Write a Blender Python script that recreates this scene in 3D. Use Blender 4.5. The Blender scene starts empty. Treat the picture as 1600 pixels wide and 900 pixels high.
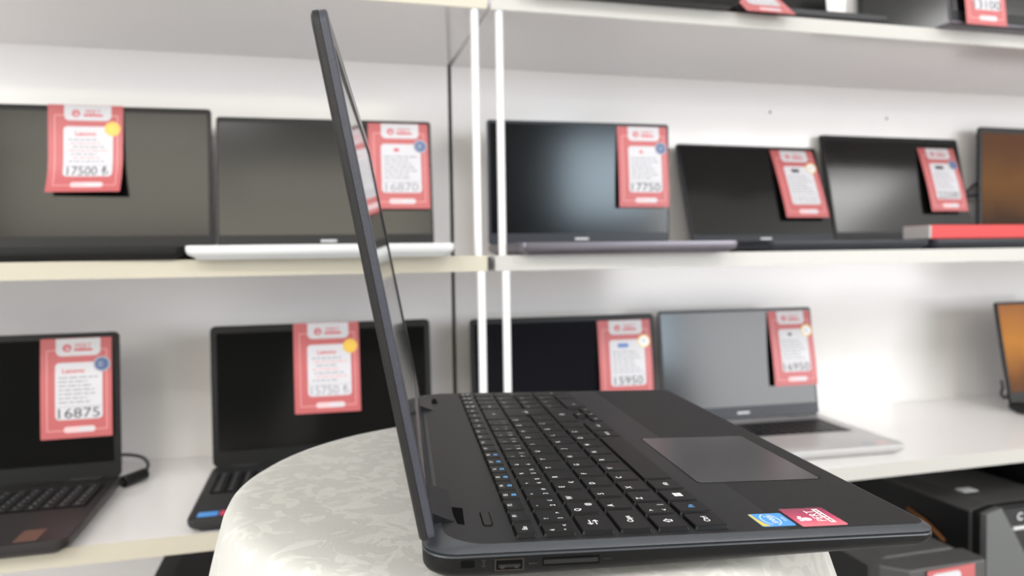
import bpy, bmesh, math, random
from mathutils import Matrix, Vector, Quaternion

random.seed(7)
SC = bpy.context.scene
COL = SC.collection
R = math.radians
FLOOR = 0.9                      # camera height above the floor; shelf heights below are given relative to the camera

# ------------------------------------------------------------------ camera
cam_d = bpy.data.cameras.new('camera')
cam_d.sensor_width = 36.0
cam_d.lens = 1150.0 / 1600.0 * 36.0
cam_d.clip_start = 0.01
cam_d.dof.use_dof = True
cam_d.dof.focus_distance = 0.405
cam_d.dof.aperture_fstop = 8.0
cam = bpy.data.objects.new('camera', cam_d)
COL.objects.link(cam)
SC.camera = cam
pit, rol, yaw = R(2.4), R(-0.86), R(14.88)
fw0 = Vector((0, math.cos(pit), -math.sin(pit)))
rt0 = Vector((1, 0, 0))
up0 = rt0.cross(fw0)
r1 = rt0 * math.cos(rol) + up0 * math.sin(rol)
u1 = -rt0 * math.sin(rol) + up0 * math.cos(rol)
zrot = Matrix.Rotation(-yaw, 3, 'Z')
r1, u1, f1 = zrot @ r1, zrot @ u1, zrot @ fw0
cm = Matrix((r1, u1, -f1)).transposed().to_4x4()
cm.translation = (0, 0, FLOOR)
cam.matrix_world = cm

# ------------------------------------------------------------------ view, world, lights
SC.view_settings.view_transform = 'Standard'
SC.view_settings.look = 'None'
SC.view_settings.exposure = 1.32
SC.view_settings.gamma = 1.0
SC.view_settings.use_curve_mapping = False
w = bpy.data.worlds.new('world')
SC.world = w
w.use_nodes = True
w.node_tree.nodes['Background'].inputs[0].default_value = (0.9, 0.95, 1.0, 1)
w.node_tree.nodes['Background'].inputs[1].default_value = 0.3

def area(name, loc, rot, sx, sy, radiance, color):
    d = bpy.data.lights.new(name, 'AREA')
    d.shape = 'RECTANGLE'
    d.size, d.size_y = sx, sy
    d.energy = radiance * math.pi * sx * sy
    d.color = color
    o = bpy.data.objects.new(name, d)
    COL.objects.link(o)
    o.location = loc
    o.rotation_euler = rot
    return o

FRONT_Y = -4.2
# shop-front windows behind the camera: (x0, x1, z0, z1, radiance, colour)
WINDOWS = [(-3.1, 0.75, 1.95, 2.85, 1.9, (1.0, 0.94, 0.74)),
           (1.9, 2.80, 1.35, 2.15, 6.6, (0.70, 0.87, 1.0)),
           (2.86, 6.90, 0.45, 2.20, 4.2, (0.98, 0.985, 1.0))]
for (x0, x1, z0, z1, L, c) in WINDOWS:
    area('window_daylight', ((x0 + x1) / 2, FRONT_Y + 0.03, (z0 + z1) / 2), (R(90), 0, 0), x1 - x0 - .06, z1 - z0 - .06, L, c)
# added fill light in the left wall, shaped as an unseen glazed door
ADDED_DOOR = (-2.7, 0.35, 0.15, 2.35)
area('added_fill_light', (-3.17, (ADDED_DOOR[0] + ADDED_DOOR[1]) / 2, (ADDED_DOOR[2] + ADDED_DOOR[3]) / 2), (R(90), 0, R(-90)), ADDED_DOOR[1] - ADDED_DOOR[0] - .1, ADDED_DOOR[3] - ADDED_DOOR[2] - .1, 2.2, (0.96, 0.98, 1.0))
# ceiling lamps
# (x, y, length, width, radiance)
LAMPS = [(-2.5, -1.4, .92, .46, 7.0), (-1.1, -1.4, .92, .46, 7.0), (1.0, -1.4, .92, .46, 8.5), (4.15, -1.70, .92, .46, 6.6),
         (-2.5, -1.98, .92, .46, 9.0), (-1.1, -1.98, .92, .46, 9.0), (1.0, -1.98, .92, .46, 9.5), (4.25, -2.25, .92, .46, 5.0),
         (-2.1, -3.78, 1.80, .70, 1.9), (-0.2, -3.78, 1.80, .70, 1.9)]
for (x, y, lx, ly, L) in LAMPS:
    area('ceiling_lamp_light', (x, y, 2.865), (0, 0, 0), lx, ly, L, (1.0, 0.985, 0.975) if L > 4 else (1.0, 0.95, 0.80))

# ------------------------------------------------------------------ helpers
def tag(o, label=None, cat=None, group=None, kind=None):
    if label: o['label'] = label
    if cat: o['category'] = cat
    if group: o['group'] = group
    if kind: o['kind'] = kind
    return o

def empty(name, loc=(0, 0, 0), rz=0.0):
    o = bpy.data.objects.new(name, None)
    o.empty_display_size = 0.05
    COL.objects.link(o)
    o.location = loc
    o.rotation_euler = (0, 0, rz)
    return o

def rr(x0, x1, y0, y1, rad, n=5):
    """rounded rectangle outline, counter-clockwise; rad = one radius or four (x0y0, x1y0, x1y1, x0y1)"""
    if not hasattr(rad, '__len__'): rad = (rad,) * 4
    P = []
    for (cx, cy, r, a0) in ((x0 + rad[0], y0 + rad[0], rad[0], 180), (x1 - rad[1], y0 + rad[1], rad[1], 270),
                            (x1 - rad[2], y1 - rad[2], rad[2], 0), (x0 + rad[3], y1 - rad[3], rad[3], 90)):
        for i in range(n + 1):
            a = R(a0 + 90 * i / n)
            P.append((cx + r * math.cos(a), cy + r * math.sin(a)))
    return P

class MB:
    """collects shapes into one mesh"""
    def __init__(self):
        self.v = []; self.f = []; self.m = []; self.mi = 0
    def add(self, verts, faces, mat=None):
        b = len(self.v)
        self.v += [tuple(p) for p in verts]
        for f in faces:
            self.f.append([b + i for i in f]); self.m.append(self.mi if mat is None else mat)
    def loft(self, rings, cap0=True, cap1=True, mat=None):
        n = len(rings[0]); V = [p for r in rings for p in r]; F = []
        for k in range(len(rings) - 1):
            for i in range(n):
                j = (i + 1) % n
                F.append((k * n + i, k * n + j, (k + 1) * n + j, (k + 1) * n + i))
        if cap0: F.append(tuple(reversed(range(n))))
        if cap1: F.append(tuple((len(rings) - 1) * n + i for i in range(n)))
        self.add(V, F, mat)
    def prism(self, poly, z0, z1, mat=None, bev=0.0):
        """polygon (x,y) extruded along z; bev insets the top ring"""
        if bev:
            cx = sum(p[0] for p in poly) / len(poly); cy = sum(p[1] for p in poly) / len(poly)
            w_ = max(abs(p[0] - cx) for p in poly); h_ = max(abs(p[1] - cy) for p in poly)
            top = [(cx + (p[0] - cx) * (1 - bev / w_), cy + (p[1] - cy) * (1 - bev / h_), z1) for p in poly]
            self.loft([[(x, y, z0) for x, y in poly], [(x, y, z1 - bev * .6) for x, y in poly], top], mat=mat)
        else:
            self.loft([[(x, y, z0) for x, y in poly], [(x, y, z1) for x, y in poly]], mat=mat)
    def box(self, x0, x1, y0, y1, z0, z1, mat=None):
        self.prism([(x0, y0), (x1, y0), (x1, y1), (x0, y1)], z0, z1, mat)
    def tube(self, pts, r, n=10, mat=None):
        P = [Vector(p) for p in pts]; rings = []
        t0 = (P[1] - P[0]).normalized()
        a = t0.orthogonal().normalized()
        for i, p in enumerate(P):
            t = (P[min(i + 1, len(P) - 1)] - P[max(i - 1, 0)]).normalized()
            a = (a - t * a.dot(t)).normalized(); b = t.cross(a)
            rings.append([p + (a * math.cos(2 * math.pi * k / n) + b * math.sin(2 * math.pi * k / n)) * r for k in range(n)])
        self.loft(rings, mat=mat)
    def xform(self, fn, start=0):
        for i in range(start, len(self.v)): self.v[i] = tuple(fn(Vector(self.v[i])))
    def build(self, name, mats, parent=None, smooth=False, bevel=0.0, seg=2, loc=None):
        me = bpy.data.meshes.new(name)
        me.from_pydata(self.v, [], self.f)
        if not isinstance(mats, (list, tuple)): mats = [mats]
        for m in mats: me.materials.append(m)
        for p, mi in zip(me.polygons, self.m): p.material_index = mi
        me.update()
        bm = bmesh.new(); bm.from_mesh(me)
        bmesh.ops.recalc_face_normals(bm, faces=[f for f in bm.faces])
        bm.to_mesh(me); bm.free()
        if smooth:
            me.polygons.foreach_set('use_smooth', [True] * len(me.polygons))
            try: me.set_sharp_from_angle(angle=R(38))
            except Exception: pass
        o = bpy.data.objects.new(name, me)
        COL.objects.link(o)
        if parent is not None: o.parent = parent
        if loc: o.location = loc
        if bevel:
            b = o.modifiers.new('bevel', 'BEVEL'); b.width = bevel; b.segments = seg; b.limit_method = 'ANGLE'; b.angle_limit = R(40)
            b.harden_normals = False
        return o

_glyph = {}
def glyphs(s, bold=0.0):
    """flat text mesh with cap height about 0.72, left baseline at the origin -> (verts2d, faces, width)"""
    k = (s, bold)
    if k not in _glyph:
        cu = bpy.data.curves.new('text', 'FONT'); cu.body = s; cu.size = 1.0; cu.resolution_u = 3; cu.offset = bold
        ob = bpy.data.objects.new('text', cu)
        me = ob.to_mesh()
        V = [(v.co.x, v.co.y) for v in me.vertices]; F = [tuple(p.vertices) for p in me.polygons]
        ob.to_mesh_clear(); bpy.data.objects.remove(ob); bpy.data.curves.remove(cu)
        x0 = min([p[0] for p in V], default=0); x1 = max([p[0] for p in V], default=1)
        _glyph[k] = ([(x - x0, y) for x, y in V], F, x1 - x0)
    return _glyph[k]

def put_text(mb, s, place, size, mat, anchor='c', width=None, bold=0.0):
    """place(x, y) -> 3D point; x along the reading direction, y up the letters, origin at the text's middle (or left end)"""
    V, F, W = glyphs(s, bold)
    sx = size if width is None else width / W
    off = {'c': -W / 2, 'l': 0, 'r': -W}[anchor]
    mb.add([place((x + off) * sx, (y - 0.36) * size) for x, y in V], F, mat)

# ------------------------------------------------------------------ materials
def mat(name, color, rough=0.5, metal=0.0, spec=0.5, bump=None, coat=0.0, emit=None, ior=None):
    m = bpy.data.materials.new(name); m.use_nodes = True
    nt = m.node_tree; b = nt.nodes['Principled BSDF']
    b.inputs['Base Color'].default_value = (*color, 1)
    b.inputs['Roughness'].default_value = rough
    b.inputs['Metallic'].default_value = metal
    b.inputs['Specular IOR Level'].default_value = spec
    if ior: b.inputs['IOR'].default_value = ior
    if coat: b.inputs['Coat Weight'].default_value = coat; b.inputs['Coat Roughness'].default_value = 0.05
    if emit:
        b.inputs['Emission Color'].default_value = (*emit[0], 1); b.inputs['Emission Strength'].default_value = emit[1]
    if bump:
        sc, st, dist = bump
        tc = nt.nodes.new('ShaderNodeTexCoord'); nz = nt.nodes.new('ShaderNodeTexNoise')
        nz.inputs['Scale'].default_value = sc; nz.inputs['Detail'].default_value = 3
        bp = nt.nodes.new('ShaderNodeBump'); bp.inputs['Strength'].default_value = st; bp.inputs['Distance'].default_value = dist
        nt.links.new(tc.outputs['Object'], nz.inputs['Vector']); nt.links.new(nz.outputs['Fac'], bp.inputs['Height'])
        nt.links.new(bp.outputs['Normal'], b.inputs['Normal'])
    return m

M = {}
M['laminate'] = mat('white_laminate', (0.765, 0.745, 0.738), 0.12, spec=0.5, bump=(3.0, 0.05, 0.02))
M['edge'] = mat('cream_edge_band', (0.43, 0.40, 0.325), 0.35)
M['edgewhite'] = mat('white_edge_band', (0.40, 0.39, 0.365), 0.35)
M['post'] = mat('white_metal', (0.64, 0.635, 0.63), 0.35)
M['paint'] = mat('wall_paint', (0.72, 0.70, 0.67), 0.8)
M['gap'] = mat('dark_wall', (0.03, 0.03, 0.03), 0.9)
M['ceiling'] = mat('ceiling_paint', (0.80, 0.79, 0.77), 0.9)
M['facade'] = mat('dark_facade', (0.02, 0.02, 0.02), 0.8)
M['floor'] = mat('floor_vinyl', (0.52, 0.50, 0.485), 0.4, bump=(20, .1, .01))
M['lampglass'] = mat('lamp_diffuser', (0.9, 0.9, 0.9), 0.4)
M['black'] = mat('black_plastic', (0.006, 0.006, 0.0065), 0.42, spec=0.3)
M['blackmatte'] = mat('matte_black_plastic', (0.005, 0.005, 0.0055), 0.6, spec=0.3)
M['darkgrey'] = mat('dark_grey_plastic', (0.017, 0.0165, 0.0175), 0.45, spec=0.35)
M['brownblack'] = mat('graphite_plastic', (0.018, 0.0155, 0.0155), 0.42, spec=0.35)
M['spacegrey'] = mat('space_grey_metal', (0.20, 0.19, 0.22), 0.38, metal=0.85)
M['silver'] = mat('silver_metal', (0.44, 0.437, 0.435), 0.38, metal=0.25)
M['whiteshell'] = mat('pale_silver_shell', (0.60, 0.61, 0.61), 0.35, metal=0.2)
M['bluegrey'] = mat('blue_grey_bezel', (0.014, 0.0165, 0.0225), 0.4, spec=0.35)
M['screen'] = mat('matte_screen', (0.0025, 0.0025, 0.0025), 0.15, spec=0.5, ior=1.44)
M['screengloss'] = mat('glossy_screen', (0.006, 0.006, 0.008), 0.08, spec=0.5)
M['keys_bg'] = mat('dark_keycaps', (0.008, 0.008, 0.0085), 0.4, spec=0.35)
M['logo'] = mat('pale_logo', (0.55, 0.56, 0.58), 0.4)
M['port'] = mat('port_metal', (0.05, 0.044, 0.038), 0.35, metal=0.9)
M['void'] = mat('port_dark', (0.002, 0.002, 0.002), 0.8, spec=0.05)
M['cord'] = mat('black_cord', (0.015, 0.015, 0.017), 0.5)
M['tagred'] = mat('tag_red', (0.405, 0.092, 0.096), 0.45)
M['tagpink'] = mat('tag_pale_line', (0.62, 0.32, 0.32), 0.45)
M['tagwhite'] = mat('tag_white', (0.50, 0.495, 0.52), 0.5)
M['tagpill'] = mat('tag_pill', (0.63, 0.44, 0.45), 0.5)
M['inkred'] = mat('tag_ink_red', (0.50, 0.07, 0.085), 0.5)
M['inkpale'] = mat('tag_ink_pale', (0.58, 0.27, 0.28), 0.5)
M['inkgrey'] = mat('tag_ink_grey', (0.24, 0.235, 0.26), 0.5)
M['inkblack'] = mat('tag_ink_black', (0.03, 0.03, 0.035), 0.5)
M['inkfaint'] = mat('tag_ink_faint', (0.34, 0.335, 0.36), 0.5)
M['badgeblue'] = mat('badge_blue', (0.06, 0.10, 0.22), 0.35)
M['badgeyellow'] = mat('badge_yellow', (0.66, 0.40, 0.06), 0.35)
M['badgewhite'] = mat('badge_white', (0.66, 0.66, 0.70), 0.35)
M['badgegrey'] = mat('badge_grey', (0.30, 0.32, 0.36), 0.35)
M['inkblue'] = mat('tag_ink_blue', (0.10, 0.18, 0.42), 0.5)
M['red'] = mat('red_card', (0.55, 0.018, 0.018), 0.45)
M['greycard'] = mat('grey_card', (0.42, 0.40, 0.39), 0.55)
M['stickerblue'] = mat('sticker_blue', (0.05, 0.28, 0.72), 0.3)
M['stickerpink'] = mat('sticker_pink', (0.62, 0.05, 0.12), 0.3)
M['stickeryellow'] = mat('sticker_yellow', (0.66, 0.52, 0.05), 0.3)
M['stickerorange'] = mat('sticker_orange_brown', (0.12, 0.055, 0.04), 0.4)
M['white'] = mat('white_print', (0.85, 0.86, 0.87), 0.4)
M['bluelegend'] = mat('blue_print', (0.10, 0.36, 0.75), 0.4)
M['towergrey'] = mat('tower_grey_panel', (0.085, 0.09, 0.09), 0.4)
M['towertop'] = mat('tower_case_black', (0.052, 0.051, 0.051), 0.42, spec=0.45)
M['towergloss'] = mat('tower_gloss_black', (0.008, 0.008, 0.009), 0.08)
M['towerlight'] = mat('tower_light_strip', (0.65, 0.67, 0.66), 0.2, metal=0.6)
M['orangewire'] = mat('orange_wire', (0.16, 0.06, 0.015), 0.5)
M['wood'] = mat('table_wood', (0.25, 0.16, 0.09), 0.5)
# hero laptop
M['deck'] = mat('hero_deck', (0.0085, 0.0088, 0.0105), 0.40, spec=0.22)
M['palm'] = mat('hero_palm_rest', (0.0085, 0.0083, 0.0090), 0.50, spec=0.22, bump=(900, 0.35, 0.0006))
M['rim'] = mat('hero_rim', (0.038, 0.042, 0.047), 0.33, spec=0.4)
M['side'] = mat('hero_side', (0.0020, 0.0020, 0.0022), 0.45, spec=0.17, bump=(1200, 0.3, 0.0004))
M['lidside'] = mat('hero_lid_edge', (0.026, 0.027, 0.038), 0.45, spec=0.4, bump=(1500, 0.5, 0.0006))
M['lidback'] = mat('hero_lid_back', (0.008, 0.0075, 0.0075), 0.5, spec=0.3, bump=(1200, 0.4, 0.0005))
M['bezel'] = mat('hero_bezel', (0.022, 0.022, 0.024), 0.22)
M['key'] = mat('hero_keycap', (0.0030, 0.0031, 0.0037), 0.40, spec=0.17)
M['keyside'] = mat('hero_key_shaded_gloss_side', (0.003, 0.003, 0.003), 0.3, spec=0.2)  # gloss black sides; shade between the keys is put into their colour
M['touch'] = mat('hero_touchpad', (0.040, 0.040, 0.043), 0.20, spec=0.35)

def screen_on(strength):
    """a lit screen: an orange and brown landscape picture glowing from the panel"""
    m = mat('lit_screen', (0.01, 0.01, 0.01), 0.25)
    nt = m.node_tree; b = nt.nodes['Principled BSDF']
    tc = nt.nodes.new('ShaderNodeTexCoord'); sp = nt.nodes.new('ShaderNodeSeparateXYZ')
    nz = nt.nodes.new('ShaderNodeTexNoise'); nz.inputs['Scale'].default_value = 9
    mx = nt.nodes.new('ShaderNodeMath'); mx.operation = 'MULTIPLY_ADD'; mx.inputs[1].default_value = 0.10; 
    cr = nt.nodes.new('ShaderNodeValToRGB')
    e = cr.color_ramp.elements
    e[0].position = 0.03; e[0].color = (0.035, 0.022, 0.015, 1)
    e[1].position = 0.27; e[1].color = (0.30, 0.11, 0.035, 1)
    for p, c in ((0.09, (0.14, 0.05, 0.012, 1)), (0.14, (0.34, 0.13, 0.022, 1)), (0.19, (0.46, 0.18, 0.025, 1))):
        x = e.new(p); x.color = c
    nt.links.new(tc.outputs['Object'], sp.inputs[0]); nt.links.new(tc.outputs['Object'], nz.inputs['Vector'])
    nt.links.new(nz.outputs['Fac'], mx.inputs[0]); nt.links.new(sp.outputs['Z'], mx.inputs[2])
    nt.links.new(mx.outputs[0], cr.inputs[0])
    nt.links.new(cr.outputs[0], b.inputs['Emission Color']); b.inputs['Emission Strength'].default_value = strength
    return m
M['lit'] = screen_on(.50)
M['dimlit'] = screen_on(.15)
for q in ('lit', 'dimlit'): M[q].node_tree.nodes['Principled BSDF'].inputs['Specular IOR Level'].default_value = .05

def cloth_mat():
    m = mat('damask_cloth', (0.8, 0.79, 0.7), 0.6)
    nt = m.node_tree; b = nt.nodes['Principled BSDF']
    tc = nt.nodes.new('ShaderNodeTexCoord')
    nz = nt.nodes.new('ShaderNodeTexNoise'); nz.inputs['Scale'].default_value = 16; nz.inputs['Detail'].default_value = 2
    add = nt.nodes.new('ShaderNodeMixRGB'); add.blend_type = 'LINEAR_LIGHT'; add.inputs[0].default_value = 0.05
    vo = nt.nodes.new('ShaderNodeTexVoronoi'); vo.feature = 'SMOOTH_F1'; vo.inputs['Scale'].default_value = 58
    v2 = nt.nodes.new('ShaderNodeTexNoise'); v2.inputs['Scale'].default_value = 40; v2.inputs['Detail'].default_value = 1; v2.inputs['Distortion'].default_value = 2.6
    mul = nt.nodes.new('ShaderNodeMath'); mul.operation = 'MULTIPLY_ADD'; mul.inputs[1].default_value = -0.75
    ramp = nt.nodes.new('ShaderNodeValToRGB'); ramp.color_ramp.elements[0].position = 0.17; ramp.color_ramp.elements[1].position = 0.30
    mix = nt.nodes.new('ShaderNodeMixRGB'); mix.inputs[1].default_value = (0.45, 0.442, 0.412, 1); mix.inputs[2].default_value = (0.525, 0.518, 0.476, 1)
    fine = nt.nodes.new('ShaderNodeTexVoronoi'); fine.inputs['Scale'].default_value = 520
    bm1 = nt.nodes.new('ShaderNodeMath'); bm1.operation = 'MULTIPLY_ADD'; bm1.inputs[1].default_value = 0.35
    bp = nt.nodes.new('ShaderNodeBump'); bp.inputs['Strength'].default_value = 0.22; bp.inputs['Distance'].default_value = 0.0005
    L = nt.links.new
    L(tc.outputs['Object'], nz.inputs['Vector']); L(tc.outputs['Object'], add.inputs[1]); L(nz.outputs['Color'], add.inputs[2])
    L(add.outputs[0], vo.inputs['Vector']); L(tc.outputs['Object'], v2.inputs['Vector']); L(tc.outputs['Object'], fine.inputs['Vector'])
    L(vo.outputs['Distance'], mul.inputs[0]); L(v2.outputs['Fac'], mul.inputs[2]); L(mul.outputs[0], ramp.inputs[0])
    L(ramp.outputs[0], mix.inputs[0]); L(mix.outputs[0], b.inputs['Base Color'])
    L(fine.outputs['Distance'], bm1.inputs[0]); L(ramp.outputs[0], bm1.inputs[2]); L(bm1.outputs[0], bp.inputs['Height']); L(bp.outputs['Normal'], b.inputs['Normal'])
    b.inputs['Sheen Weight'].default_value = 0.15
    return m
M['cloth'] = cloth_mat()

# ------------------------------------------------------------------ the room
def slab(name, x0, x1, y0, y1, z0, z1, m):
    b = MB(); b.box(x0, x1, y0, y1, z0, z1)
    return tag(b.build(name, m), kind='structure')
X0, X1, BACK = -3.2, 7.2, 1.47
slab('floor', X0, X1, FRONT_Y, BACK, -0.1, 0, M['floor'])
slab('ceiling', X0, X1, FRONT_Y, BACK, 2.9, 3.0, M['ceiling'])
slab('wall_back', X0, X1, BACK, BACK + .12, 0, 2.9, M['gap'])
b = MB()
b.box(X0 - .1, X0, FRONT_Y, ADDED_DOOR[0], 0, 2.9); b.box(X0 - .1, X0, ADDED_DOOR[1], BACK, 0, 2.9)
b.box(X0 - .1, X0, ADDED_DOOR[0], ADDED_DOOR[1], 0, ADDED_DOOR[2]); b.box(X0 - .1, X0, ADDED_DOOR[0], ADDED_DOOR[1], ADDED_DOOR[3], 2.9)
tag(b.build('wall_left', M['paint']), kind='structure')
b = MB()
for (a0, a1, c0, c1) in ((ADDED_DOOR[0], ADDED_DOOR[1], ADDED_DOOR[2], ADDED_DOOR[2] + .05), (ADDED_DOOR[0], ADDED_DOOR[1], ADDED_DOOR[3] - .05, ADDED_DOOR[3]), (ADDED_DOOR[0], ADDED_DOOR[0] + .05, ADDED_DOOR[2], ADDED_DOOR[3]), (ADDED_DOOR[1] - .05, ADDED_DOOR[1], ADDED_DOOR[2], ADDED_DOOR[3])):
    b.box(X0 - .08, X0 + .02, a0, a1, c0, c1)
tag(b.build('added_door_1', M['post']), kind='structure')  # frame around the added fill light opening
slab('wall_right', X1, X1 + .1, FRONT_Y, BACK, 0, 2.9, M['paint'])
b = MB()
xs = [X0] + [v for wdw in WINDOWS for v in wdw[:2]] + [X1]
for i in range(0, len(xs), 2): b.box(xs[i], xs[i + 1], FRONT_Y - .12, FRONT_Y, 0, 2.9)
for (x0, x1, z0, z1, L, c) in WINDOWS:
    b.box(x0, x1, FRONT_Y - .12, FRONT_Y, 0, z0); b.box(x0, x1, FRONT_Y - .12, FRONT_Y, z1, 2.9)
tag(b.build('wall_front', M['facade']), kind='structure')
for i, (x0, x1, z0, z1, L, c) in enumerate(WINDOWS):
    b = MB(); t = .045
    for (a0, a1, c0, c1) in ((x0, x1, z0, z0 + t), (x0, x1, z1 - t, z1), (x0, x0 + t, z0 + t, z1 - t), (x1 - t, x1, z0 + t, z1 - t)):
        b.box(a0, a1, FRONT_Y - .08, FRONT_Y + .02, c0, c1)
    tag(b.build('window_%d' % (i + 1), M['post']), kind='structure')
for i, (x, y, lx, ly, L) in enumerate(LAMPS):
    e = empty('ceiling_lamp', (x, y, 2.87))
    tag(e, 'slim rectangular ceiling lamp with white diffuser', 'lamp', 'ceiling lamps of the shop')
    b = MB(); b.box(-lx / 2 - .03, lx / 2 + .03, -ly / 2 - .03, ly / 2 + .03, .0, .03); b.build('housing', M['post'], e, bevel=.004)

# ------------------------------------------------------------------ shelving units
WALLN = 1.444
def shelving(name, x0, x1, label, screws=()):
    e = empty(name, ((x0 + x1) / 2, 1.27, 0)); tag(e, label, 'shelf', None)
    cx = (x0 + x1) / 2
    def bx(nm, a0, a1, y0, y1, z0, z1, m, bev=.0012):
        q = MB(); q.box(a0 - cx, a1 - cx, y0 - 1.27, y1 - 1.27, z0, z1); return q.build(nm, m, e, bevel=bev)
    for (z0, z1, yf) in ((FLOOR - .381, FLOOR - .357, 1.027), (FLOOR - .021, FLOOR + .003, 1.10), (FLOOR + .376, FLOOR + .400, 1.10)):
        o = bx('shelf_board', x0, x1, yf + .0015, WALLN, z0, z1, M['laminate'])
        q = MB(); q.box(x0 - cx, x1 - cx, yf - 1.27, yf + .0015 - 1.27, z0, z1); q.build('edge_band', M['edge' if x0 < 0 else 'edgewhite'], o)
    if x0 < 0:
        q = MB(); q.box(x1 - .0050 - cx, x1 + .0004 - cx, 1.0985 - 1.27, 1.13 - 1.27, FLOOR - .020, FLOOR + .001); q.build('end_cap', M['gap'], e)
    bx('back_panel', x0, x1, WALLN, WALLN + .018, .02, 2.2, M['laminate'])
    return e
sl = shelving('shelving_unit', -1.15, .2595, 'white laminate shelving unit left of the dark wall seam')
sr = shelving('shelving_unit', .2668, 2.35, 'long white laminate shelving unit right of the dark wall seam')
def rod(e, x):
    cx, cy = e.location.x, e.location.y
    q = MB()
    q.tube([(x - cx, 1.0885 - cy, FLOOR - .357), (x - cx, 1.0885 - cy, FLOOR - .021)], .0062, 14)
    q.tube([(x - cx, 1.1075 - cy, FLOOR + .003), (x - cx, 1.1075 - cy, FLOOR + .376)], .0062, 14)
    q.build('post_rod', M['post'], e, smooth=True)
rod(sl, .2415); rod(sr, .2800)
def foot_post(e, xs_):
    cx, cy = e.location.x, e.location.y
    for x in xs_:
        for y in (1.05, 1.42):
            q = MB(); q.tube([(x - cx, y - cy, 0), (x - cx, y - cy, FLOOR - .381)], .012, 12); q.build('leg', M['post'], e, smooth=True)
foot_post(sl, (-1.1, .2)); foot_post(sr, (.62, 2.3))
for (x, z) in ((.982, .313), (1.291, .309)):
    q = MB(); q.tube([(x - sr.location.x, WALLN - .002 - sr.location.y, FLOOR + z), (x - sr.location.x, WALLN + .002 - sr.location.y, FLOOR + z)], .0024, 10)
    q.build('screw', M['darkgrey'], sr)

# ------------------------------------------------------------------ laptops on the shelves
TB = .019
LAPS = {}
def text_line(mb, place, x0, x1, y, h, m, seed):
    """a line of print too small to read: word-long dashes"""
    rnd = random.Random(seed); x = x0
    while x < x1:
        wl = min(rnd.uniform(.004, .013), x1 - x)
        if wl > .002:
            mb.add([place(x, y - h / 2), place(x + wl, y - h / 2), place(x + wl, y + h / 2), place(x, y + h / 2)], [(0, 1, 2, 3)], m)
        x += wl + .0022

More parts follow.
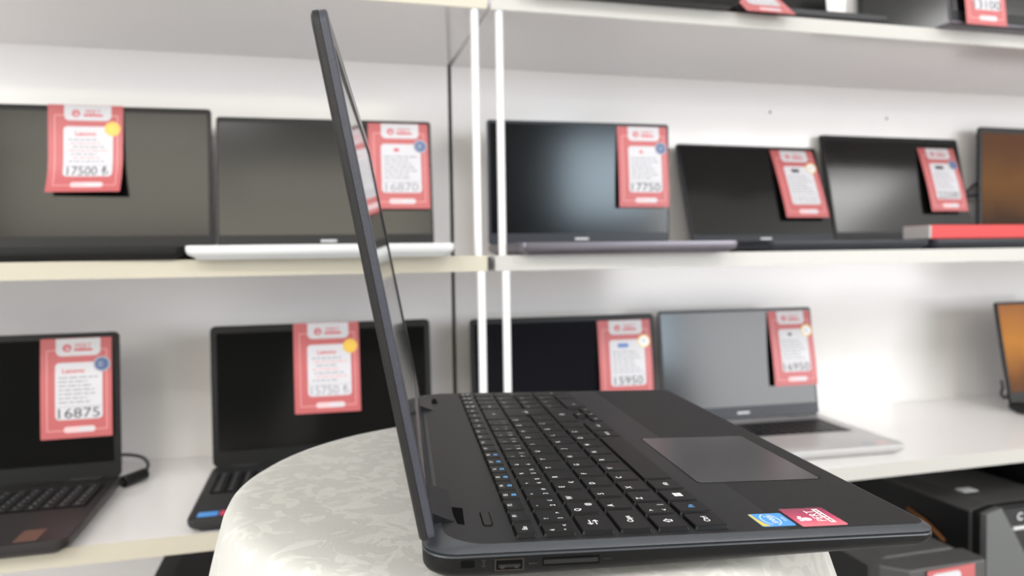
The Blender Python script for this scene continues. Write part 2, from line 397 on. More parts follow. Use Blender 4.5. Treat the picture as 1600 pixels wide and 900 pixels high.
def laptop(key, label, s, n, yaw_, lean, w_, hl, bd, zrel, base='black', deck='black', lid='black', bez='black', screen='screen',
           bez_side=.006, bez_top=.008, bez_bot=.020, rad=.006, logo=None, kb=True, stickers=(), tb=TB, flip_base=False, name='laptop', numpad=True):
    e = empty(name, (s, n, FLOOR + zrel), R(yaw_)); tag(e, label, 'laptop', 'laptops on the shelves')
    ys = -1 if not flip_base else 1
    y0, y1 = (-bd, .012) if not flip_base else (-.002, bd)
    # base
    b = MB(); t0 = min(.0025, tb * .13); t1 = min(.004, tb * .21)
    rings = []
    for (ins, z) in ((.012, 0.0), (.010, t0), (.0025, t0 + t1), (.0, tb * .62), (.0, tb - min(.0012, tb * .2)), (.0012, tb)):
        rings.append([(x, y, z) for x, y in rr(-w_ / 2 + ins, w_ / 2 - ins, y0 + ins, y1 - ins, max(rad + .004 - ins * .3, .002), 5)])
    b.loft(rings)
    base_o = b.build('base', [M[base], M[deck]], e, smooth=True)
    for p in base_o.data.polygons:
        if p.normal.z > .9 and p.center.z > tb * .9: p.material_index = 1
    if kb and not flip_base:
        # keyboard: a sunk well with rows of keycaps, one part
        k = MB(); kx0, kx1, ky0, ky1 = -w_ / 2 + .016, w_ / 2 - .016, -.040 - .098, -.040
        if not numpad: kx0, kx1 = -w_ / 2 + .028, w_ / 2 - .028
        k.box(kx0 - .002, kx1 + .002, ky0 - .002, ky1 + .002, tb - .002, tb + .0003, 1)
        rows = 6; rh = (ky1 - ky0) / rows
        nk = int(round((kx1 - kx0) / .0188))
        for r_ in range(rows):
            cols = nk; cw = (kx1 - kx0) / cols
            c_ = 0
            while c_ < cols:
                span = 1
                if r_ == 0 and c_ == 3: span = 5
                if r_ in (1, 2, 3) and c_ in (0,): span = 1
                k.prism([(kx0 + c_ * cw + .0012, ky0 + r_ * rh + .0012), (kx0 + (c_ + span) * cw - .0012, ky0 + r_ * rh + .0012),
                         (kx0 + (c_ + span) * cw - .0012, ky0 + (r_ + 1) * rh - .0012), (kx0 + c_ * cw + .0012, ky0 + (r_ + 1) * rh - .0012)], tb, tb + .0016, 0, bev=.0006)
                if span == 1:
                    px, py = kx0 + c_ * cw + cw * .32, ky0 + r_ * rh + rh * .6
                    k.add([(px, py, tb + .0018), (px + .0035, py, tb + .0018), (px + .0035, py + .0035, tb + .0018), (px, py + .0035, tb + .0018)], [(0, 1, 2, 3)], 2)
                c_ += span
        k.build('keyboard', [M['keys_bg'], M['void'], M['inkgrey']], e)
        t = MB(); tx = -.012
        t.prism(rr(tx - .054, tx + .054, -bd + .018, -bd + .088, .004), tb - .001, tb + .0003)
        t.build('touchpad', M[deck], e)
    for i, (sx, sy, sw, sh, mk) in enumerate(stickers):
        t = MB(); t.prism(rr(sx, sx + sw, sy, sy + sh, .002), tb - .0005, tb + .0004); t.build('sticker', M[mk], e)
    # lid, in its own frame: x across, z up the lid, y = 0 at the front face
    T = Matrix.Translation((0, 0, tb)) @ Matrix.Rotation(-R(lean), 4, 'X')
    def lid_build(mb, nm, mats, parent=e, **kw):
        o = mb.build(nm, mats, parent, **kw)
        if parent is e: o.matrix_local = T
        return o
    def plate(mb, x0, x1, z0, z1, r, ya, yb, m=None):
        P = rr(x0, x1, z0, z1, r, 5)
        mb.loft([[(x, ya, z) for x, z in P], [(x, yb, z) for x, z in P]], mat=m)
    b = MB(); plate(b, -w_ / 2, w_ / 2, .001, hl, rad, .0016, .0065)
    lo = lid_build(b, 'lid', M[lid], bevel=.0012)
    b = MB(); plate(b, -w_ / 2 + .0006, w_ / 2 - .0006, .002, hl - .0006, rad, 0, .0018)
    lid_build(b, 'bezel', M[bez], bevel=.0005)
    b = MB(); plate(b, -w_ / 2 + bez_side, w_ / 2 - bez_side, bez_bot, hl - bez_top, .0015, -.0004, .0008)
    lid_build(b, 'screen', M[screen])
    if logo:
        b = MB(); lx = -.0135
        for wl in (.0042, .0042, .0042, .0055, .0038, .002):
            b.add([(lx, -.0008, bez_bot * .5 - .002), (lx + wl, -.0008, bez_bot * .5 - .002), (lx + wl, -.0008, bez_bot * .5 + .002), (lx, -.0008, bez_bot * .5 + .002)], [(0, 1, 2, 3)]); lx += wl + .0006
        lid_build(b, 'logo', M['logo'])
    if not flip_base:
        for sx in (-1, 1):
            b = MB(); b.tube([(sx * w_ * .36 - .022, .004, tb + .0005), (sx * w_ * .36 + .022, .004, tb + .0005)], .0042, 10)
            b.build('hinge', M[bez], e, smooth=True)
    LAPS[key] = (e, T, hl, w_)
    return e

MID, BOT, TOP = .003, -.357, .400
laptop('L1', 'large black laptop at the left end of the middle shelf, its keyboard edge dark', -.346, 1.333, -2.3, 4.6, .360, .237, .243, MID, base='blackmatte', bez_top=.010, bez_bot=.022)
laptop('L2', 'pale silver laptop with black screen frame on the middle shelf left of the white rods', .023, 1.316, -2.3, 6.9, .366, .227, .259, MID,
       base='whiteshell', deck='whiteshell', lid='whiteshell', bez_side=.004, bez_top=.010, bez_bot=.022, logo=True, numpad=False)
laptop('R1', 'laptop with a space grey base just right of the white rods on the middle shelf', .490, 1.321, -2.1, .5, .361, .232, .262, MID,
       base='spacegrey', deck='spacegrey', lid='spacegrey', bez='bluegrey', bez_side=.005, bez_top=.006, bez_bot=.022, logo=True, numpad=False)
laptop('R2', 'black laptop with its screen leaning far back, second right of the white rods', .911, 1.350, 1.7, 17.9, .346, .222, .247, MID,
       base='bluegrey', bez='bluegrey', bez_side=.004, bez_top=.006, bez_bot=.018, logo=True)
laptop('R3', 'black laptop with the red and grey box lying on its keyboard, middle shelf', 1.289, 1.375, .7, 12.5, .382, .2475, .262, MID, base='bluegrey', bez_side=.007, bez_top=.012, bez_bot=.022, tb=.019)
laptop('R4', 'black laptop with a lit dark brown screen at the right end of the middle shelf', 1.692, 1.400, 1.0, .8, .360, .268, .270, MID, screen='dimlit', bez_side=.010, bez_top=.014, bez_bot=.028, rad=.010)
laptop('L3', 'graphite laptop at the left end of the bottom shelf beside a power cord', -.486, 1.271, .5, 4.7, .360, .230, .273, BOT, base='brownblack', deck='brownblack', bez_side=.010, bez_top=.010, bez_bot=.026, rad=.008,
       stickers=((.118, -.262, .026, .040, 'stickerorange'),))
laptop('L4', 'black laptop behind the round table with blue and pink stickers on its palm rest', .010, 1.276, -.3, 3.7, .363, .232, .252, BOT, base='darkgrey', deck='darkgrey', bez_side=.010, bez_top=.012, bez_bot=.026, rad=.009,
       stickers=((-.170, -.240, .026, .018, 'stickerblue'), (-.142, -.240, .030, .018, 'stickerpink')))
laptop('R5', 'black laptop standing behind the two white rods on the bottom shelf', .455, 1.317, -2.5, 3.6, .365, .224, .250, BOT, screen='screengloss', bez_side=.008, bez_top=.010, bez_bot=.024, rad=.007)
laptop('R6', 'silver laptop with a pale grey screen on the bottom shelf', .838, 1.322, -3.4, 8.4, .345, .226, .252, BOT, base='silver', deck='silver', lid='spacegrey', bez='bluegrey', bez_side=.005, bez_top=.006, bez_bot=.026, logo=True, numpad=False,
       stickers=((.100, -.240, .022, .015, 'badgegrey'), (.126, -.240, .022, .015, 'tagpill')))
laptop('R7', 'black laptop with a lit orange screen at the right end of the bottom shelf', 1.644, 1.274, 2.3, 10.4, .360, .225, .250, BOT, screen='lit', bez_side=.006, bez_top=.007, bez_bot=.024)
laptop('T0', 'black laptop on the top shelf above the white rods, only its front edge seen', .495, 1.32, 0, 8, .360, .232, .258, TOP, base='darkgrey')
laptop('T1', 'black laptop on the top shelf wearing the curled 26900 price tag', .845, 1.27, 0, 8, .312, .220, .160, TOP, base='darkgrey')
laptop('T2', 'black laptop with a bluish grey screen at the back of the top shelf', 1.36, 1.40, -4.5, 3.5, .330, .225, .12, TOP, base='darkgrey', kb=False)
laptop('T3', 'grey convertible laptop overhanging the edge of the top shelf at right', 1.275, 1.072, 0, 6, .362, .230, .150, TOP, base='spacegrey', lid='spacegrey', flip_base=True, kb=False, tb=.005)

# ------------------------------------------------------------------ price tags
def price_tag(key, label, xc, top, price, badge='blue', brand=None, brand_m='inkred', price_m='inkblack', bulge=.012, curl=0.0, tilt=0.0, wt=.106, ht=.155, off=.0022, twist=0.0, red_lines=False, seed=1, side=0.0, arc=0.0):
    """a printed paper tag hanging down the front of a laptop lid"""
    e, T, hl, w_ = LAPS[key]
    root = empty('price_tag')
    root.matrix_world = Matrix.Translation(e.location) @ Matrix.Rotation(e.rotation_euler.z, 4, 'Z') @ T @ Matrix.Translation((xc, -off, top)) @ Matrix.Rotation(R(tilt), 4, 'Y')
    tag(root, label, 'price tag', 'pink price tags on the laptops')
    W, H = wt, ht
    def bend(p):
        x, y, z = p                                  # x across, y = lift off the screen, z down from the top
        t = min(max(-z / H, 0), 1)
        lift = bulge * math.sin(min(t, 1) * math.pi * .55) + curl * max(0, t - .55) ** 2 * 4 + side * (x / W) * t + twist * ((x / W) ** 2) * t
        if arc: return (x, -(arc * t ** .5 + y), -.190 * t ** .6)
        return (x, -(lift + y), z)
    b = MB()
    def panel(poly, y, m):
        """flat printed shape, cut into strips so that it bends with the paper"""
        bm = bmesh.new()
        vs = [bm.verts.new((px, 0, pz)) for px, pz in poly]; bm.faces.new(vs)
        for k in range(1, 16):
            bmesh.ops.bisect_plane(bm, geom=bm.verts[:] + bm.edges[:] + bm.faces[:], plane_co=(0, 0, -H * k / 16), plane_no=(0, 0, 1))
        for k in range(1, 6):
            bmesh.ops.bisect_plane(bm, geom=bm.verts[:] + bm.edges[:] + bm.faces[:], plane_co=(-W / 2 + W * k / 6, 0, 0), plane_no=(1, 0, 0))
        bm.verts.index_update()
        b.add([bend((v.co.x, y, v.co.z)) for v in bm.verts], [[v.index for v in f.verts] for f in bm.faces], m)
        bm.free()
    X = lambda f: -W / 2 + W * f
    Z = lambda f: -H * f
    box = lambda a, c, d, g, r: rr(X(a), X(c), Z(g), Z(d), r, 4)
    panel(box(0, 1, 0, 1, .0012), -.0003, 0); panel(box(0, 1, 0, 1, .0012), 0, 0)
    lw = .0011
    for (a, c, d, g) in ((.085, .085 + lw / W * 1, .115, .925), (.93 - lw / W, .93, .115, .925), (.085, .93, .115, .115 + lw / H), (.085, .93, .925 - lw / H, .925)):
        panel([(X(a), Z(g)), (X(c), Z(g)), (X(c), Z(d)), (X(a), Z(d))], .00012, 1)
    panel(rr(X(.215), X(.84), Z(.178), Z(0.004), (.008, .008, .0005, .0005), 5), .0002, 2)
    panel(box(.205, .865, .245, .815, .006), .0002, 2)
    panel(box(.32, .76, .885, .945, .0042), .0002, 3)
    panel(box(.52, .75, .892, .938, .0036), .0003, 2)
    pl = lambda x0, z0: (lambda x, y: bend((X(x0) + x, .0004, Z(z0) + y)))
    # header: round emblem and shop name with a bar beneath
    cir = [(X(.37) + .0062 * math.cos(2 * math.pi * k / 20), Z(.098) + .0062 * math.sin(2 * math.pi * k / 20)) for k in range(20)]
    panel(cir, .0003, 4)
    for (ax, az) in ((-.0022, .0018), (.0012, .0026), (.0026, -.0004)):
        panel([(X(.37) + ax + .0012 * math.cos(2 * math.pi * k / 8), Z(.098) + az + .0012 * math.sin(2 * math.pi * k / 8)) for k in range(8)], .0005, 2)
    panel(rr(X(.37) - .0024, X(.37) + .0028, Z(.098) - .0036, Z(.098) - .0006, .0013, 3), .0005, 2)
    put_text(b, 'PERT', pl(.60, .078), .0105, 4, bold=.0)
    panel(box(.47, .73, .108, .130, .0008), .0003, 4)
    if brand and brand[0] == '#':           # a maker's mark too blurred to read: a small block
        wb = float(brand[1:]); mk = {'inkred': 4, 'inkblack': 6, 'inkblue': 9}[brand_m]
        hb = .0042 if wb > .012 else .003
        panel(rr(X(.46) - wb / 2, X(.46) + wb / 2, Z(.315) - hb, Z(.315) + hb, .0015, 3), .0003, mk)
    elif brand: put_text(b, brand, pl(.50 if red_lines else .46, .325), .0105, {'inkred': 4, 'inkblack': 6, 'inkblue': 9}[brand_m], bold=.02)
    # lines of small print
    for k in range(7):
        zc = .395 + .041 * k
        left = .25 if not red_lines else .27 + .03 * (k % 3)
        right = .80 - .05 * ((k * 3 + seed) % 4)
        text_line(b, lambda x, y: bend((x, .0004, y)), X(left), X(right), Z(zc), .0021, 5 if not (red_lines and k % 2) else 10, seed * 13 + k)
    panel([(X(.215), Z(.69)), (X(.86), Z(.69)), (X(.86), Z(.686)), (X(.215), Z(.686))], .0004, 5)
    put_text(b, price, pl(.535, .748), .0215, {'inkblack': 6, 'inkfaint': 8, 'inkgrey': 5}[price_m], width=.058 if len(price) < 6 else .062)
    b.build('paper', [M['tagred'], M['tagpink'], M['tagwhite'], M['tagpill'], M['inkred'], M['inkgrey'], M['inkblack'], M['tagwhite'], M['inkfaint'], M['inkblue'], M['inkpale']], root)
    # round badge sticker near the upper right corner of the paper
    g = MB(); cxx, czz = (X(.86), Z(.27)) 
    cm_ = {'blue': ('badgegrey', 'badgeblue', 'badgegrey'), 'yellow': ('badgeyellow', 'badgeyellow', 'stickeryellow'), 'white': ('stickeryellow', 'badgewhite', 'badgegrey')}[badge]
    for (rad_, y, mi) in ((.0120, .0008, 0), (.0098, .0011, 1)):
        P = [bend((cxx + rad_ * math.cos(2 * math.pi * k / 28), y, czz + rad_ * math.sin(2 * math.pi * k / 28))) for k in range(28)]
        Q = [bend((cxx + rad_ * math.cos(2 * math.pi * k / 28), .0002, czz + rad_ * math.sin(2 * math.pi * k / 28))) for k in range(28)]
        g.loft([Q, P], mat=mi)
    for dz in (.0022, -.0022):
        text_line(g, lambda x, y: bend((x, .0013, y)), cxx - .005, cxx + .005, czz + dz, .0018, 2, seed + 5)
    g.build('badge_sticker', [M[q] for q in cm_], root)
    return root

price_tag('L1', 'pink price tag reading 17500 with a yellow badge, curling off the large black laptop', -.011, .237, '17500 ₺', 'yellow', 'Lenovo', bulge=.004, curl=.022, wt=.112, ht=.146, red_lines=True, price_m='inkblack', seed=3, side=.010)
price_tag('L2', 'pink price tag reading 16870 with a blue badge on the pale silver laptop', .124, .221, '16870', 'blue', '#.009', price_m='inkgrey', bulge=.006, seed=4)
price_tag('R1', 'pink price tag reading 17750 with a blue badge, right of the white rods', .123, .225, '17750', 'blue', '#.006', bulge=.010, wt=.102, seed=5)
price_tag('R2', 'slanted pink price tag with a faint price and a white badge', .106, .212, '19500', 'white', '#.020', 'inkblack', price_m='inkfaint', bulge=.010, wt=.108, ht=.160, seed=6)
price_tag('R3', 'pink price tag reading 22500 with a blue badge beside the lit brown screen', .120, .222, '22500', 'blue', '#.024', 'inkblack', bulge=.012, wt=.104, seed=7)
price_tag('L3', 'pink price tag reading 16875 with a blue badge on the graphite laptop', .120, .222, '16875', 'blue', 'Lenovo', bulge=.004, wt=.100, seed=8)
price_tag('L4', 'pink price tag reading 15750 with a yellow badge behind the round table', .004, .232, '15750 ₺', 'yellow', 'Lenovo', bulge=.006, wt=.108, ht=.152, red_lines=True, price_m='inkgrey', seed=9, side=.006)
price_tag('R5', 'pink price tag reading 15950 with a white badge and blue logo', .119, .213, '15950', 'white', '#.022', 'inkblue', bulge=.010, wt=.108, seed=10)
price_tag('R6', 'pink price tag reading 16950 with a pale badge on the silver laptop', .118, .218, '16950', 'white', '#.008', 'inkblack', bulge=.010, wt=.098, seed=11)
price_tag('T1', 'curled pink price tag reading 26900 hanging over the top shelf edge', -.112, .138, '26900', 'white', None, bulge=.0, arc=.190, ht=.200, wt=.092, price_m='inkfaint', seed=12)
price_tag('T3', 'pink price tag reading 13100 on the convertible laptop at the top shelf edge', -.112, .143, '13100', 'blue', None, bulge=.004, off=.0050, wt=.090, ht=.150, seed=13)

# ------------------------------------------------------------------ box, cords
e = empty('card_box', (1.157, 1.18, FLOOR + MID + TB + .0022))
tag(e, 'flat red and grey card box lying on the black laptop keyboard', 'box')
b = MB(); b.box(.0, .330, 0, .067, 0, .0255); b.build('tray', M['greycard'], e, bevel=.001)
b = MB(); b.box(.005, .3305, -.0008, .0676, -.0003, .0262); b.build('sleeve', M['red'], e, bevel=.001)

def smooth_path(P, n=8):
    out = []
    for i in range(len(P) - 1):
        p0, p1, p2, p3 = (Vector(P[max(i - 1, 0)]), Vector(P[i]), Vector(P[i + 1]), Vector(P[min(i + 2, len(P) - 1)]))
        for k in range(n):
            t = k / n
            out.append(.5 * ((2 * p1) + (p2 - p0) * t + (2 * p0 - 5 * p1 + 4 * p2 - p3) * t * t + (3 * p1 - p0 - 3 * p2 + p3) * t ** 3))
    out.append(Vector(P[-1])); return out
def cord(label, origin, paths, r, plug=None):
    e = empty('power_cord', origin); tag(e, label, 'cord', 'laptop power cords')
    b = MB()
    for P in paths: b.tube(smooth_path(P), r, 10)
    b.build('cord', M['cord'], e, smooth=True)
    if plug:
        (a, c, rad) = plug
        b = MB(); b.tube(smooth_path([a, ((a[0] + c[0]) / 2, (a[1] + c[1]) / 2, (a[2] + c[2]) / 2), c], 3), rad, 12); b.build('plug', M['black'], e, smooth=True, bevel=.001)
    return e
cord('black power cord with a thick plug beside the graphite laptop', (-.29, 1.30, FLOOR + BOT),
     [[(-.062, .13, .012), (-.045, .115, .020), (-.012, .09, .020), (.008, .045, .018), (.010, .012, .012)], [(-.014, -.026, .010), (-.022, -.036, .010), (-.040, -.045, .012)]], .0028, plug=((.010, .012, .011), (-.014, -.026, .010), .0095))
cord('black cord loop behind the lit brown screen on the middle shelf', (1.508, 1.424, FLOOR + MID),
     [[(.049, .004, .163), (.016, 0, .152), (-.008, 0, .130), (.02, .002, .128), (.054, .004, .137)], [(.0, .002, .128), (-.010, 0, .087), (.0, .002, .033), (.033, .004, .004)]], .0030)
cord('short black cord loop behind the lit orange screen on the bottom shelf', (1.49, 1.31, FLOOR + BOT),
     [[(.03, .03, .055), (.0, 0, .046), (-.009, -.004, .034), (.0, -.006, .024), (.03, .01, .030)]], .0030)

# ------------------------------------------------------------------ computer towers under the shelf
def tower(key, label, x0, x1, yf, yb, ztop, style):
    e = empty('computer_tower', ((x0 + x1) / 2, (yf + yb) / 2, 0)); tag(e, label, 'computer tower', 'computer towers on the floor')
    cx, cy = (x0 + x1) / 2, (yf + yb) / 2; hw = (x1 - x0) / 2; hd = (yb - yf) / 2; H = FLOOR + ztop
    b = MB(); ch = .022
    prof = [(-hw, .012), (hw, .012), (hw, H - ch * .4), (hw - ch, H), (-hw + ch * 1.6, H), (-hw, H - ch * .4)]
    b.loft([[(x, -hd + .03, z) for x, z in prof], [(x, hd, z) for x, z in prof]])
    b.build('case_body', M['blackmatte' if key in 'CD' else 'towertop'], e, bevel=.003)
    for fx in (-1, 1):
        for fy in (-1, 1):
            b = MB(); b.tube([(fx * hw * .8, fy * hd * .8, 0), (fx * hw * .8, fy * hd * .8, .014)], .014, 12); b.build('foot', M['black'], e)
    b = MB(); b.box(-hw - .001, -hw + .003, -hd + .034, hd - .01, .02, H - .012); b.build('side_panel', M['black'], e, bevel=.002)
    if style == 'A':
        prof = [(-hw, .012), (hw, .012), (hw, H - ch * .4), (hw - ch, H), (-hw + ch * 1.6, H), (-hw, H - ch * .4)]
        b = MB(); b.loft([[(x, -hd + .010, z) for x, z in prof], [(x, -hd + .0295, z) for x, z in prof]]); b.build('front_bezel', M['black'], e, bevel=.002)
        # angular grey wing, left of the glossy centre
        b = MB(); P = [(-hw, .02), (-hw + .105, .02), (-hw + .105, H - .110), (-hw + .086, H - .078), (-hw + .035, H + .001), (-hw + .031, H + .002), (-hw, H - .006)]
        P = [(-hw, .02), (-hw + .100, .02), (-hw + .100, H - .105), (-hw + .034, H + .002), (-hw, H - .006)]
        b.loft([[(x, -hd - .002, z) for x, z in P], [(x, -hd + .012, z) for x, z in P]]); b.build('grey_wing', M['towergrey'], e, bevel=.0015)
        b = MB(); P = [(-hw + .036, H - .002), (hw - .036, H - .002), (hw - .1, H - .105), (hw - .1, .03), (-hw + .102, .03), (-hw + .102, H - .105)]
        b.loft([[(x, -hd + .002, z) for x, z in P], [(x, -hd + .012, z) for x, z in P]]); b.build('gloss_panel', M['towergloss'], e)
        b = MB(); b.box(-hw + .062, hw - .062, -hd - .001, -hd + .004, H - .042, H - .036); b.build('light_strip', M['towerlight'], e, bevel=.001)
        b = MB(); put_text(b, 'C', lambda x, y: (-hw + .079 + x, -hd + .0012, H - .018 + y), .019, None, bold=.02); b.build('lettering', M['logo'], e)
        b = MB(); b.box(-.012, .022, -.012, .010, H, H + .0006); b.build('sticker', M['white'], e)
        o = e.children[-1]; o.location = (-hw + .062 - .0, -hd + .105, 0)
        b = MB(); b.tube(smooth_path([(-hw - .004, -hd + .175, H - .052), (-hw - .006, -hd + .13, H - .062), (-hw - .004, -hd + .085, H - .085)]), .0035, 8); b.build('orange_wire', M['orangewire'], e)
    else:
        P = [(-hw + .03, .012), (hw, .012), (hw, H - .006), (hw - .004, H), (-hw + .03, H)]
        b = MB()
        plan = [(-hw, .03), (-hw, .010), (-hw + .030, -.022), (hw - .006, -.022), (hw, -.012), (hw, .03)]
        b.loft([[(x, -hd + y, .012) for x, y in plan], [(x, -hd + y, H - .002) for x, y in plan]]); b.build('front_bezel', M['towertop' if key == 'B' else 'black'], e, bevel=.003)
    return e
tower('A', 'black computer tower with an angular grey front wing under the bottom shelf', 1.143, 1.363, 1.035, 1.42, -.465, 'A')
tB = tower('B', 'lower black computer tower with chamfered front, standing in front of the grey winged one', .860, 1.045, .962, 1.24, -.500, 'B')
tower('D', 'added black tower standing in for the dark under the shelf, behind the grey winged one', 1.400, 1.590, 1.06, 1.42, -.415, 'B')  # added tower, fills the shadowed space behind the winged one with black
tower('C', 'black computer tower under the bottom shelf behind the round table', -.268, -.075, 1.06, 1.40, -.500, 'B')

# tag on the lower tower
root = empty('price_tag', (.974, .938, FLOOR - .505)); tag(root, 'pink and white price tag on the front of the lower black tower', 'price tag', 'pink price tags on the laptops')
root.rotation_euler = (0, R(-1.5), 0)
b = MB()
def flat(poly, y, m): b.add([(x, y, z) for x, z in poly], [tuple(range(len(poly)))], m)
b.box(-.053, .040, -.0008, .0, -.15, 0, 0)
flat(rr(-.045, .012, -.10, -.006, .008, 4), -.0011, 1); flat(rr(-.045, .012, -.145, -.115, .004, 4), -.0011, 1)
flat([(.022, -.14), (.0232, -.14), (.0232, -.02), (.022, -.02)], -.0011, 2); flat([(.012, -.0212), (.0232, -.0212), (.0232, -.02), (.012, -.02)], -.0011, 2)
for k in range(4): text_line(b, lambda x, y: (x, -.0013, y), -.036, .004, -.03 - .012 * k, .003, 3, 40 + k)
b.build('paper', [M['tagred'], M['tagwhite'], M['tagpink'], M['inkpale']], root)

# ------------------------------------------------------------------ round table and cloth
TX, TY, TZ = .135, .500, .7463
e = empty('round_table', (TX, TY, 0)); tag(e, 'small round pedestal table hidden beneath the cream damask cloth', 'table')
def lathe(prof, n=48):
    b = MB(); b.loft([[(r * math.cos(2 * math.pi * k / n), r * math.sin(2 * math.pi * k / n), z) for k in range(n)] for r, z in prof]); return b
lathe([(.186, TZ - .028), (.190, TZ - .024), (.190, TZ - .006), (.186, TZ - .0022)], 64).build('table_top', M['wood'], e, smooth=True)
lathe([(.03, .03), (.022, .10), (.022, .62), (.06, TZ - .028)]).build('pedestal', M['wood'], e, smooth=True)
lathe([(.16, 0), (.16, .012), (.05, .035), (.03, .05)]).build('foot', M['wood'], e, smooth=True)
b = MB(); n = 160; rings = []
prof = [(.0005, 0), (.05, 0), (.10, 0), (.15, 0), (.180, 0), (.188, -.0008), (.1935, -.004), (.1965, -.010)]
for (r, z) in prof: rings.append([(r * math.cos(2 * math.pi * k / n), r * math.sin(2 * math.pi * k / n), z) for k in range(n)])
for i in range(1, 22):
    d_ = i / 21 * .34; ring = []
    for k in range(n):
        a = 2 * math.pi * k / n
        amp = .020 * (i / 21) ** .8
        r = .1965 + .30 * d_ + amp * (math.sin(9 * a + .6) + .4 * math.sin(5 * a + 1.3)) * min(1, i / 6)
        ring.append((r * math.cos(a), r * math.sin(a), -.010 - d_))
    rings.append(ring)
b.loft(rings, cap0=True, cap1=False)
cl = b.build('tablecloth', M['cloth'], None, smooth=True, loc=(TX, TY, TZ))
tag(cl, 'cream damask tablecloth draped over the small round table under the open laptop', 'tablecloth')

# ------------------------------------------------------------------ the open laptop in front
RM = Matrix(((0.9932, 0.1136, 0.0242), (-0.1135, 0.9935, -0.0065), (-0.0248, 0.0037, 0.9997)))
hero = bpy.data.objects.new('open_laptop', None); COL.objects.link(hero); hero.empty_display_size = .05
hm = RM.to_quaternion().to_matrix().to_4x4(); hm.translation = (.0433, .3249, -.1308 + FLOOR)
hero.matrix_world = hm
tag(hero, 'black laptop open on the round table, seen from its left side with ports and keyboard', 'laptop')
K = .001
def mm(b):                                   # millimetres to metres
    b.xform(lambda p: p * K); return b
# frame: x = from the hinge (0) to the front edge (257), y = from the near side (0) to the far side (382), z = 0 on the deck
UW, VW = 257.0, 382.0
def side_low(u): return -12.4 if u < 150 else -12.4 + (u - 150) / 107.0 * 4.6
def ring(ins, zf, rb=16, rf=9, n=8):
    q = rr(ins, UW - ins, ins, VW - ins, (max(rb - ins * .5, 2), max(rf - ins * .5, 2), max(rf - ins * .5, 2), max(rb - ins * .5, 2)), n)
    return [(x, y, zf(x) if callable(zf) else zf) for x, y in q]
b = MB()
bottom = lambda u: -21.6 + .0248 * u
b.loft([ring(34, bottom), ring(17, lambda u: bottom(u) + .8), ring(5, lambda u: side_low(u) - 3.4), ring(1.4, lambda u: side_low(u) - .8), ring(.3, lambda u: side_low(u) + 1.2),
        ring(0, lambda u: -6.0), ring(0, -4.6)], cap1=False)
b.loft([ring(0, -4.6), ring(.15, -4.0), ring(.5, -3.85), ring(1.6, -3.8)], cap0=False, mat=1)
mm(b).build('chassis', [M['side'], M['rim']], hero, smooth=True)
# top case: rim slopes up to the flat deck; two zones, smooth around the keys and grained on the palm rest
def ring_top(ins, z, rb, rf, bk=None): return [(x, y, z) for x, y in rr(ins if bk is None else bk, UW - ins, ins, VW - ins, (rb, rf, rf, rb), 10)]
b = MB()
b.loft([ring_top(1.6, -3.3, 16, 9), ring_top(.5, -3.2, 16, 9), ring_top(.25, -2.7, 16, 9), ring_top(.8, -2.0, 17, 8.5), ring_top(3.0, -.3, 22, 8, 8.6), ring_top(3.8, 0, 22, 7.5, 9.8)], cap0=True, cap1=False, mat=0)
inner = rr(9.8, UW - 3.8, 3.8, VW - 3.8, (22, 7.5, 7.5, 22), 10)
def clip(poly, u, keep_less):
    out = []
    for i in range(len(poly)):
        p, q = poly[i], poly[(i + 1) % len(poly)]
        ip, iq = (p[0] <= u) == keep_less, (q[0] <= u) == keep_less
        if ip: out.append(p)
        if ip != iq:
            t = (u - p[0]) / (q[0] - p[0]); out.append((u, p[1] + t * (q[1] - p[1])))
    return out
for less, mi in ((True, 1), (False, 2)):
    P = clip(inner, 178, less); b.add([(x, y, 0) for x, y in P], [tuple(range(len(P)))], mi)
mm(b).build('top_case', [M['rim'], M['deck'], M['palm']], hero, smooth=True)
for (u, v) in ((22, 30), (22, 352), (238, 30), (238, 352)):
    z0 = -21.6 + .0248 * u
    b = MB(); b.loft([[(u + r * math.cos(2 * math.pi * k / 16), v + r * math.sin(2 * math.pi * k / 16), z) for k in range(16)] for r, z in ((6, z0 + 1.2), (6, z0 - .2), (5, z0 - .75))])
    mm(b).build('rubber_foot', M['blackmatte'], hero)
# hinge wells and hinge covers
for (v0, v1, sg) in ((34, 82, 1), (VW - 82, VW - 34, -1)):
    b = MB()
    b.loft([[(1.5, v, -2.5), (16.5, v, -.2), (16.3, v, .15), (9.5, v, 3.0), (4.5, v, 5.2), (1.5, v, 4)] for v in (v0, v0 + 2, v1 - 2, v1)])
    mm(b).build('hinge', M['deck'], hero, bevel=.0006)
    b = MB()
    a0, a1 = (v0 - 5, v0 + 22) if sg > 0 else (v1 - 22, v1 + 5)
    P = [(15.2, a1), (17.6, a0 + 2), (21.0, a0), (21.8, a1 - 3)] if sg > 0 else [(15.2, a0), (17.6, a1 - 2), (21.0, a1), (21.8, a0 + 3)]
    if sg < 0: P.reverse()
    P2 = [(p[0] * .0 + 18.7 + (p[0] - 18.7) * .8, (a0 + a1) / 2 + (p[1] - (a0 + a1) / 2) * .85) for p in P]
    b.loft([[(x, y, .12) for x, y in P], [(x, y, .2) for x, y in P2]]); mm(b).build('hinge_notch', M['void'], hero)
# power button
b = MB(); b.prism(rr(29.8, 35.0, 25.6, 46.5, 2.5, 6), -.1, .12, 1); b.prism(rr(30.3, 34.5, 26.1, 46.0, 2.1, 6), 0, .45, 0, bev=.25)
mm(b).build('power_button', [M['black'], M['void']], hero)
